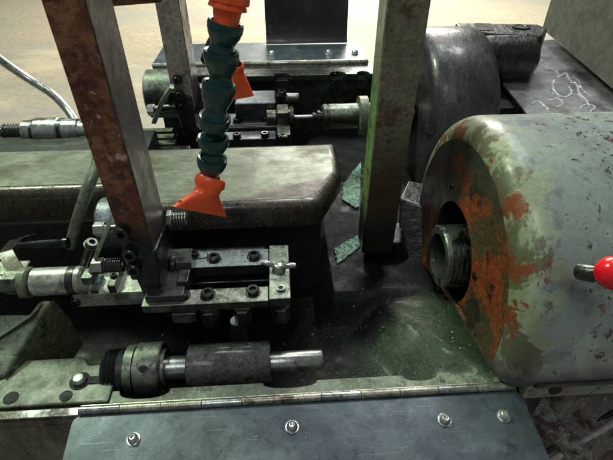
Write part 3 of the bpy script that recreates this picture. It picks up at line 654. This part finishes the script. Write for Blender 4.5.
lean = lean*(.75/lean.z) if lean.z > 0 else up_
MB().hexa([c0, c2, c2+bk, c0+bk], [c0+up_, c2+up_, c2+bk+up_, c0+bk+up_]).build('panel', 'slab', pn, .008)
# ------------------------------------------------------------------ far tool slide
ft = thing('tool_slide', 'far tool slide with two screwed rails and square guide block below the far hinge', 'tool slide', (0, .92, 0))
z = .07
def fx_(px, py, zz=z): return at(px, py, z=zz)
yA0, yA1 = fx_(250,139).y, fx_(250,131).y; yB0, yB1 = fx_(250,125).y, fx_(250,113).y
xa_, xb_ = fx_(200,125).x, fx_(277,125).x
MB().box(xa_, xb_-.003, yA0, yA1, z-.03, z).build('rail', 'steel_blue', ft, .002)
MB().box(xa_, xb_-.003, yB0, yB1, z-.03, z).build('rail', 'steel_blue', ft, .002)
MB().box(xa_, xb_, yA0+.005, yB1-.005, z-.06, z-.031).build('slide_base', 'black', ft, .002)
for px, py in ((237,121), (265,119), (237,136.5), (265,135.5)): cap_screw(fx_(px, py+1), (0,0,1), .0085, ft)
MB().cyl((xa_, (yA1+yB0)/2, z+.0), (xb_-.002, (yA1+yB0)/2, z+.0), .008).build('boring_bar', 'dark_steel', ft)
gb = [fx_(277,139).x, fx_(291,139).x]
MB().box(gb[0], gb[1], yA0-.004, yB1-.004, z-.02, z+.010).build('guide_block', 'steel_green', ft, .003)
gy, gz = (yA0+yB1)/2, z+.016
MB().lathe((gb[0]-.022, gy, gz), (1,0,0), [(0,.014), (.002,.017), (.021,.017)], 32).build('bush', 'steel_green', ft)
MB().box(gb[0]+.001, gb[1]-.002, gy-.024, gy+.024, z+.008, gz+.022).build('guide_cap', 'steel_green', ft, .004)
MB().lathe((gb[1]-.002, gy, gz), (1,0,0), [(0,.022), (.003,.0235), (.010,.0235), (.012,.017)], 36).build('ring', 'dark_steel', ft)
MB().cyl((gb[1]+.008, gy, gz), (gb[1]+.062, gy, gz), .0050).build('drill_rod', 'steel', ft)
cap_screw(fx_(283,136.5,z+.010), (0,0,1), .0075, ft, 'steel_green', h=.004)
q = at(255, 100, z=.09)
MB().box(at(236,100,z=.10).x, at(276,100,z=.10).x, .955, 1.03, .04, .112).build('rest_block', 'steel_blue', ft, .005)
q = at(282,93,z=.12); MB().cyl((q.x, q.y, .05), (q.x, q.y, .115), .008).build('post', 'black', ft); cap_screw((q.x, q.y, .115), (0,0,1), .010, ft)
qa, qb = at(284,97,y=1.0), at(299,97,y=1.0)
MB().lathe(qa, qb-qa, [(0,.0095), ((qb-qa).length-.002,.0095), ((qb-qa).length,.008)], 28).build('pin', 'steel', ft)
# far spindle
sp = thing('far_spindle', 'bright steel spindle nose with a stepped collet, left of the beige post', 'spindle', (.15, gy, gz))
xs0 = gb[1]+.050
MB().lathe((xs0, gy, gz), (1,0,0), [(0,.006), (.001,.010), (.006,.010), (.007,.007), (.010,.007), (.011,.015), (.017,.015), (.018,.012), (.022,.012)], 36).build('collet', 'dark_steel', sp)
MB().lathe((xs0+.021, gy, gz), (1,0,0), [(0,.023), (.003,.0268), (.010,.0268), (.011,.025), (.014,.025), (.015,.0268), (.20,.0268)], 48).build('nose', 'steel_green', sp)
MB().lathe((xs0+.100, gy, gz), (1,0,0), [(0,.030), (.002,.042), (.02,.042)], 40).build('flange', 'olive', sp)
# far carriage left of the hose
fc = thing('far_carriage', 'dark slide carriage with pale green cross strips under the pale grey bar', 'slide', (-.25, .9, 0))
def bx(a, c, y0, y1, z0, z1, m, nm, bv=.002):
    MB().box(at(a, 125, y=(y0+y1)/2).x, at(c, 125, y=(y0+y1)/2).x, y0, y1, z0, z1).build(nm, m, fc, bv)
bx(140, 186, .815, .835, .03, .075, 'black', 'front_rail')
for k, y in enumerate((.850, .880, .910)): bx(140, 172, y, y+.018, .03, .072, 'green_lit', 'cross_strip')
bx(70, 215, .790, .808, .02, .062, 'green_lit', 'sill')
bx(140, 172, .842, .930, .01, .055, 'void', 'tray')
fcy = thing('air_cylinder', 'grey-green round cylinder lying beyond the pale grey bar, beside its bolts', 'cylinder', at(158,92,y=1.0))
qa = at(148, 92, y=1.0)
MB().lathe((qa.x, 1.0, qa.z-.005), (1,0,0), [(0,.045), (.004,.052), (.10,.052), (.106,.046), (.106,.01)], 40).build('barrel', 'steel_green', fcy)
fb = thing('clamp_link', 'small steel lever and bolt gripping the pale grey bar from the left', 'lever', at(163,105,y=.9))
MB().strip([at(172,86,y=.885), at(163,100,y=.880), at(158,112,y=.875), at(154,122,y=.87)], (.005,-.002,.0), (0,.006,.002)).build('strip', 'steel_green', fb, .001)
qa, qb = at(150,110,y=.895), at(176,107,y=.895)
MB().cyl(qa, qb, .0075).build('bolt', 'steel_green', fb); MB().cyl(qa-Vector((.004,0,0)), qa+Vector((.010,0,0)), .012, n=6).build('hex_head', 'steel', fb, .001)
qa, qb = at(166,95,y=.905), at(177,94,y=.905)
MB().cyl(qa, qb, .008).build('bolt', 'dark_steel', fb); MB().cyl(qa-Vector((.002,0,0)), qa+Vector((.010,0,0)), .013, n=6).build('hex_nut', 'dark_steel', fb, .001)
# pale sill right of bar two, behind hose
fk = thing('stop_plate', 'pale lilac grey plate between the pale bar and the teal hose', 'plate', at(197,100,y=1.0))
q0, q1 = at(192,112,y=1.0), at(203,88,y=1.0)
MB().box(q0.x, q1.x, 1.0, 1.03, q0.z, q1.z).build('plate', 'bar_pale', fk, .002)
q0, q1 = at(196,112,y=1.05), at(232,76,y=1.05)
fk2 = thing('support_casting', 'dark green casting block behind the middle of the teal hose', 'casting', at(215,100,y=1.05))
MB().box(q0.x, q1.x, 1.06, 1.12, q0.z, q1.z).build('block', 'dark_green', fk2, .005)
# ------------------------------------------------------------------ far left handwheel spindle and rod
hs = thing('feed_spindle', 'bright steel feed spindle with two dark rings and a spring, by the rusty bar', 'spindle', at(50,132,y=.85))
hyy = .86; q = at(50, 132, y=hyy); xz = lambda px: at(px, 132, y=hyy).x; zc = q.z
MB().lathe((xz(25), hyy, zc), (1,0,0), [(0,.018), (.002,.024), (xz(35)-xz(25),.024)], 40).build('collar', 'steel', hs)
MB().lathe((xz(35), hyy, zc), (1,0,0), [(0,.0255), (.006,.0255)], 40).build('ring', 'black', hs)
MB().lathe((xz(38), hyy, zc), (1,0,0), [(0,.0265), (.002,.0280), (xz(62)-xz(38)-.002,.0280), (xz(62)-xz(38),.0265)], 40).build('barrel', 'steel', hs)
MB().lathe((xz(62), hyy, zc), (1,0,0), [(0,.0265), (.007,.0265)], 40).build('ring', 'black', hs)
MB().lathe((xz(65), hyy, zc), (1,0,0), [(0,.0250), (.03,.0250), (.031,.020), (.12,.020)], 40).build('barrel', 'steel', hs)
spring((xz(5), hyy, zc), (xz(25), hyy, zc), .0155, .0028, 7, 'spring', 'dark_steel', hs)
MB().cyl((xz(-8), hyy, zc), (xz(25), hyy, zc), .009).build('rod', 'steel', hs)
MB().lathe((xz(-3), hyy, zc), (1,0,0), [(0,.004), (.006,.013), (.012,.013)], 24).build('tip', 'steel', hs)
MB().box(xz(-40), xz(82), .84, .90, -.05, zc-.034).build('cradle', 'green_lit', hs, .003)
MB().box(xz(-40), xz(60), .77, .835, -.05, .045).build('tray', 'void', hs, .003)
hr_ = thing('lever_rod', 'bent bright steel rod coming in from the left edge over the floor', 'rod', at(30,85,y=.95))
MB().tube(curve([at(-25,38,y=.95), at(2,61,y=.95), at(30,80,y=.95), at(52,94,y=.93), at(66,108,y=.91), at(76,122,y=.88)], 8), .0085, 20).build('rod', 'steel', hr_)
# ------------------------------------------------------------------ coolant hose
ho = thing('coolant_hose', 'dark teal segmented coolant hose ending in a flared orange nozzle, hanging at centre', 'coolant hose', at(227,0,d=.30))
rims = [(226,23,.300), (221.5,52,.310), (219.5,84,.322), (215,117,.334), (213.5,138,.346), (212.5,158,.356), (211.5,178,.368)]
P3 = [at(a, c, d=dd) for a, c, dd in rims]
ups = [(P3[i]-P3[i+1]) for i in range(len(P3)-1)]
for i in range(len(P3)-1):
    a, c = P3[i], P3[i+1]; d = (c-a); L = d.length; d = d.normalized()
    tilt = Vector((random.uniform(-.10,.10), random.uniform(-.05,.05), 0)); d = (d+tilt).normalized()
    r0 = .0120*(1.0 if i < 3 else .97)
    # open flared cup at the top, waist, ball that sits in the next cup
    prof = [(.004, r0*.80), (-.0005, r0*.84), (-.001, r0*.98), (.0015, r0*1.03), (.005, r0*1.0), (L*.22, r0*.99), (L*.42, r0*.92), (L*.60, r0*.76), (L*.72, r0*.67), (L*.82, r0*.66), (L*.92, r0*.74), (L*1.05, r0*.80), (L*1.2, r0*.74), (L*1.3, r0*.5)]
    MB().lathe(a, d, prof, 40).build('hose_segment', 'teal', ho, ang=60)
a = at(229,-4,d=.292); d = (P3[0]-a).normalized()
MB().lathe(a-d*.02, d, [(0,.0115), (.024,.0118), (.0265,.0128), (.0275,.0128), (.0285,.0095), (.036,.0085), (.041,.0100)], 40).build('connector', 'orange', ho, ang=50)
MB().tube(curve([a-d*.018, a-d*.10, a-d*.22+Vector((.0,.03,.03)), a-d*.40+Vector((.02,.10,.05))], 8), .0105, 20).build('feed_pipe', 'dark_steel', ho)
u = MB(); u.lathe(a-d*.008, d, [(0,.0140), (.012,.0140), (.0125,.012)], 8); u.build('union_nut', 'orange', ho, .0008)
# nozzle: round collar turning into a flat fan
def nozzle(c0, d, across, r0, L, W_, T_, parent=None, name='nozzle', m='orange'):
    d = d.normalized(); across = (across - d*across.dot(d)).normalized(); th = d.cross(across)
    g = MB(); n = 40; rs = []
    def rg(t, a, b_, sh=0., pw=2.):
        out = []
        for i in range(n):
            an = 2*math.pi*i/n; ca, sa = math.cos(an), math.sin(an)
            out.append(g.v(c0 + d*t + across*(math.copysign(abs(ca)**(2/pw), ca)*a + sh) + th*math.copysign(abs(sa)**(2/pw), sa)*b_))
        return out
    rs = [rg(.003, r0*.70, r0*.70), rg(0, r0*.78, r0*.78), rg(-.0008, r0*.95, r0*.95), rg(.001, r0*1.05, r0*1.05), rg(.006, r0*1.05, r0*1.05), rg(.008, r0*.92, r0*.92), rg(.012, r0*.86, r0*.82)]
    for k in range(1, 9):
        t = k/8; rs.append(rg(.012+(L-.012)*t, r0*.86+(W_-r0*.86)*t, r0*.82+(T_-r0*.82)*t**.7, 0, 2+1.6*t))
    rs.append(rg(L, W_*.9, T_*.4, 0, 3.6)); rs.append(rg(L-.006, W_*.88, T_*.35, 0, 3.6))
    for a, c in zip(rs, rs[1:]):
        for i in range(n): g.face([a[i], a[(i+1)%n], c[(i+1)%n], c[i]])
    g.face(rs[0][::-1]); g.face(rs[-1]); return g.build(name, m, parent, ang=55)
c0 = P3[-1]; e0, e1 = at(174,205,d=.350), at(225,219,d=.392); mid_ = (e0+e1)/2
nozzle(c0 + (mid_-c0)*.0, mid_-c0, e1-e0, .0118, (mid_-c0).length*.98, (e1-e0).length/2, .0034, ho)
n2 = thing('spray_nozzle', 'second smaller orange fan nozzle half hidden behind the teal hose', 'nozzle', at(236,70,y=.80))
qa = at(236,66,y=.80); q0, q1 = at(233,97,y=.80), at(254,97,y=.80); mm = (q0+q1)/2
nozzle(qa, mm-qa, q1-q0, .013, (mm-qa).length, (q1-q0).length/2, .006, n2)
MB().tube(curve([qa, at(226,50,y=.83), at(215,40,y=.88), at(206,60,y=.93)], 8), .011, 18).build('hose', 'teal', n2)
# ------------------------------------------------------------------ swarf scattered on the wet surfaces
g = MB()
def chip(p, s):
    a = random.uniform(0, 6.28); u = Vector((math.cos(a), math.sin(a), random.uniform(-.2,.5)))*s; w = Vector((-math.sin(a), math.cos(a), random.uniform(-.3,.6)))*s*random.uniform(.25,.7)
    q = [p, p+u*.5+w*.3+Vector((0,0,s*.3)), p+u, p+u*.5-w*.5]; g.face([g.v(x) for x in q])
for k in range(2200):
    x, y = random.uniform(-.22,.26), random.uniform(.33,.56); chip(Vector((x, y, basin_z(x, y)+.001)), random.uniform(.0005,.0018))
for k in range(160):
    x, y = random.uniform(-.2,.08), random.uniform(.57,.73); chip(Vector((x, y, .1206)), random.uniform(.0005,.0016))
for k in range(120):
    x, y = random.uniform(-.2,.29), random.uniform(.314,.34); chip(Vector((x, y, .0006)), random.uniform(.0004,.0014))
for k in range(160):
    x, y = random.uniform(.0,.24), random.uniform(1.125,1.2); chip(Vector((x, y, .113)), random.uniform(.0006,.002))
for k in range(90):
    x, y = random.uniform(-.05,.25), random.uniform(.335,.50); q = Vector((x, y, basin_z(x, y)+.0012)); an = random.uniform(0, 6.28); dv = Vector((math.cos(an), math.sin(an), 0)); L = random.uniform(.003,.009); rr = random.uniform(.0006,.0013)
    u, w, d_ = basis(dv); g.tube([q + d_*(L*i/20) + (u*math.cos(i*.9) + w*math.sin(i*.9))*rr for i in range(21)], .00022, 4)
sw = g.build('metal_chips', 'glint'); sw['kind'] = 'stuff'; tag(sw, 'tiny bright metal chips strewn over the oily basin and covers', 'metal chips')
# ------------------------------------------------------------------ light
def area(name, loc, target, size, power, colr, sy=None):
    l = bpy.data.lights.new(name, 'AREA'); l.size = size; l.energy = power; l.color = colr
    if sy: l.shape = 'RECTANGLE'; l.size_y = sy
    o = bpy.data.objects.new(name, l); col.objects.link(o); o.location = loc
    o.rotation_euler = (Vector(target)-Vector(loc)).to_track_quat('-Z', 'Y').to_euler(); return o
area('shop_lamp', (-1.3, 1.5, 1.9), (0, .55, 0), .40, 40, (.80,1.0,.71))
area('ceiling_light', (.6, 1.9, 2.6), (.1, .7, 0), 1.2, 36, (.94,1.0,.97), 0.5)
area('bay_light', (1.2, 7.5, 3.2), (.4, 6.5, -.9), 3., 620, (1.0,.96,.84), 3.)
area('aisle_light', (-.3, -.6, 2.2), (.1, .5, 0), .7, 11, (.93,.97,1.0))
wd = bpy.data.worlds.new('World'); sc.world = wd; wd.use_nodes = True
bg = wd.node_tree.nodes['Background']; bg.inputs[0].default_value = (.62,.70,.66,1); bg.inputs[1].default_value = .20
# ------------------------------------------------------------------ camera
cd = bpy.data.cameras.new('camera'); cam = bpy.data.objects.new('camera', cd); col.objects.link(cam); sc.camera = cam
cd.sensor_width = 36; cd.lens = 36*F/613; cd.clip_start = .01; cd.clip_end = 200
cam.matrix_world = Matrix.Translation(CAM) @ Matrix((RT, UPV, -FW)).transposed().to_4x4()
cd.dof.use_dof = True; cd.dof.focus_distance = .62; cd.dof.aperture_fstop = 22
sc.view_settings.view_transform = 'Standard'; sc.view_settings.look = 'None'; sc.view_settings.exposure = 0
for o in bpy.data.objects:      # look-alikes that recur carry one group
    base = o.name.split('.')[0]
    gname = {'upright_bar': 'upright metal bars', 'guard_plate': 'hinged guard plates', 'way_cover': 'slide covers along the middle', 'tool_slide': 'tool slides', 'coolant_tube': 'thin tubes at the lower right', 'air_cylinder': 'short air cylinders'}.get(base)
    if gname and o.parent is None: o['group'] = gname
for o in bpy.data.objects:
    if '_o' in o: del o['_o']
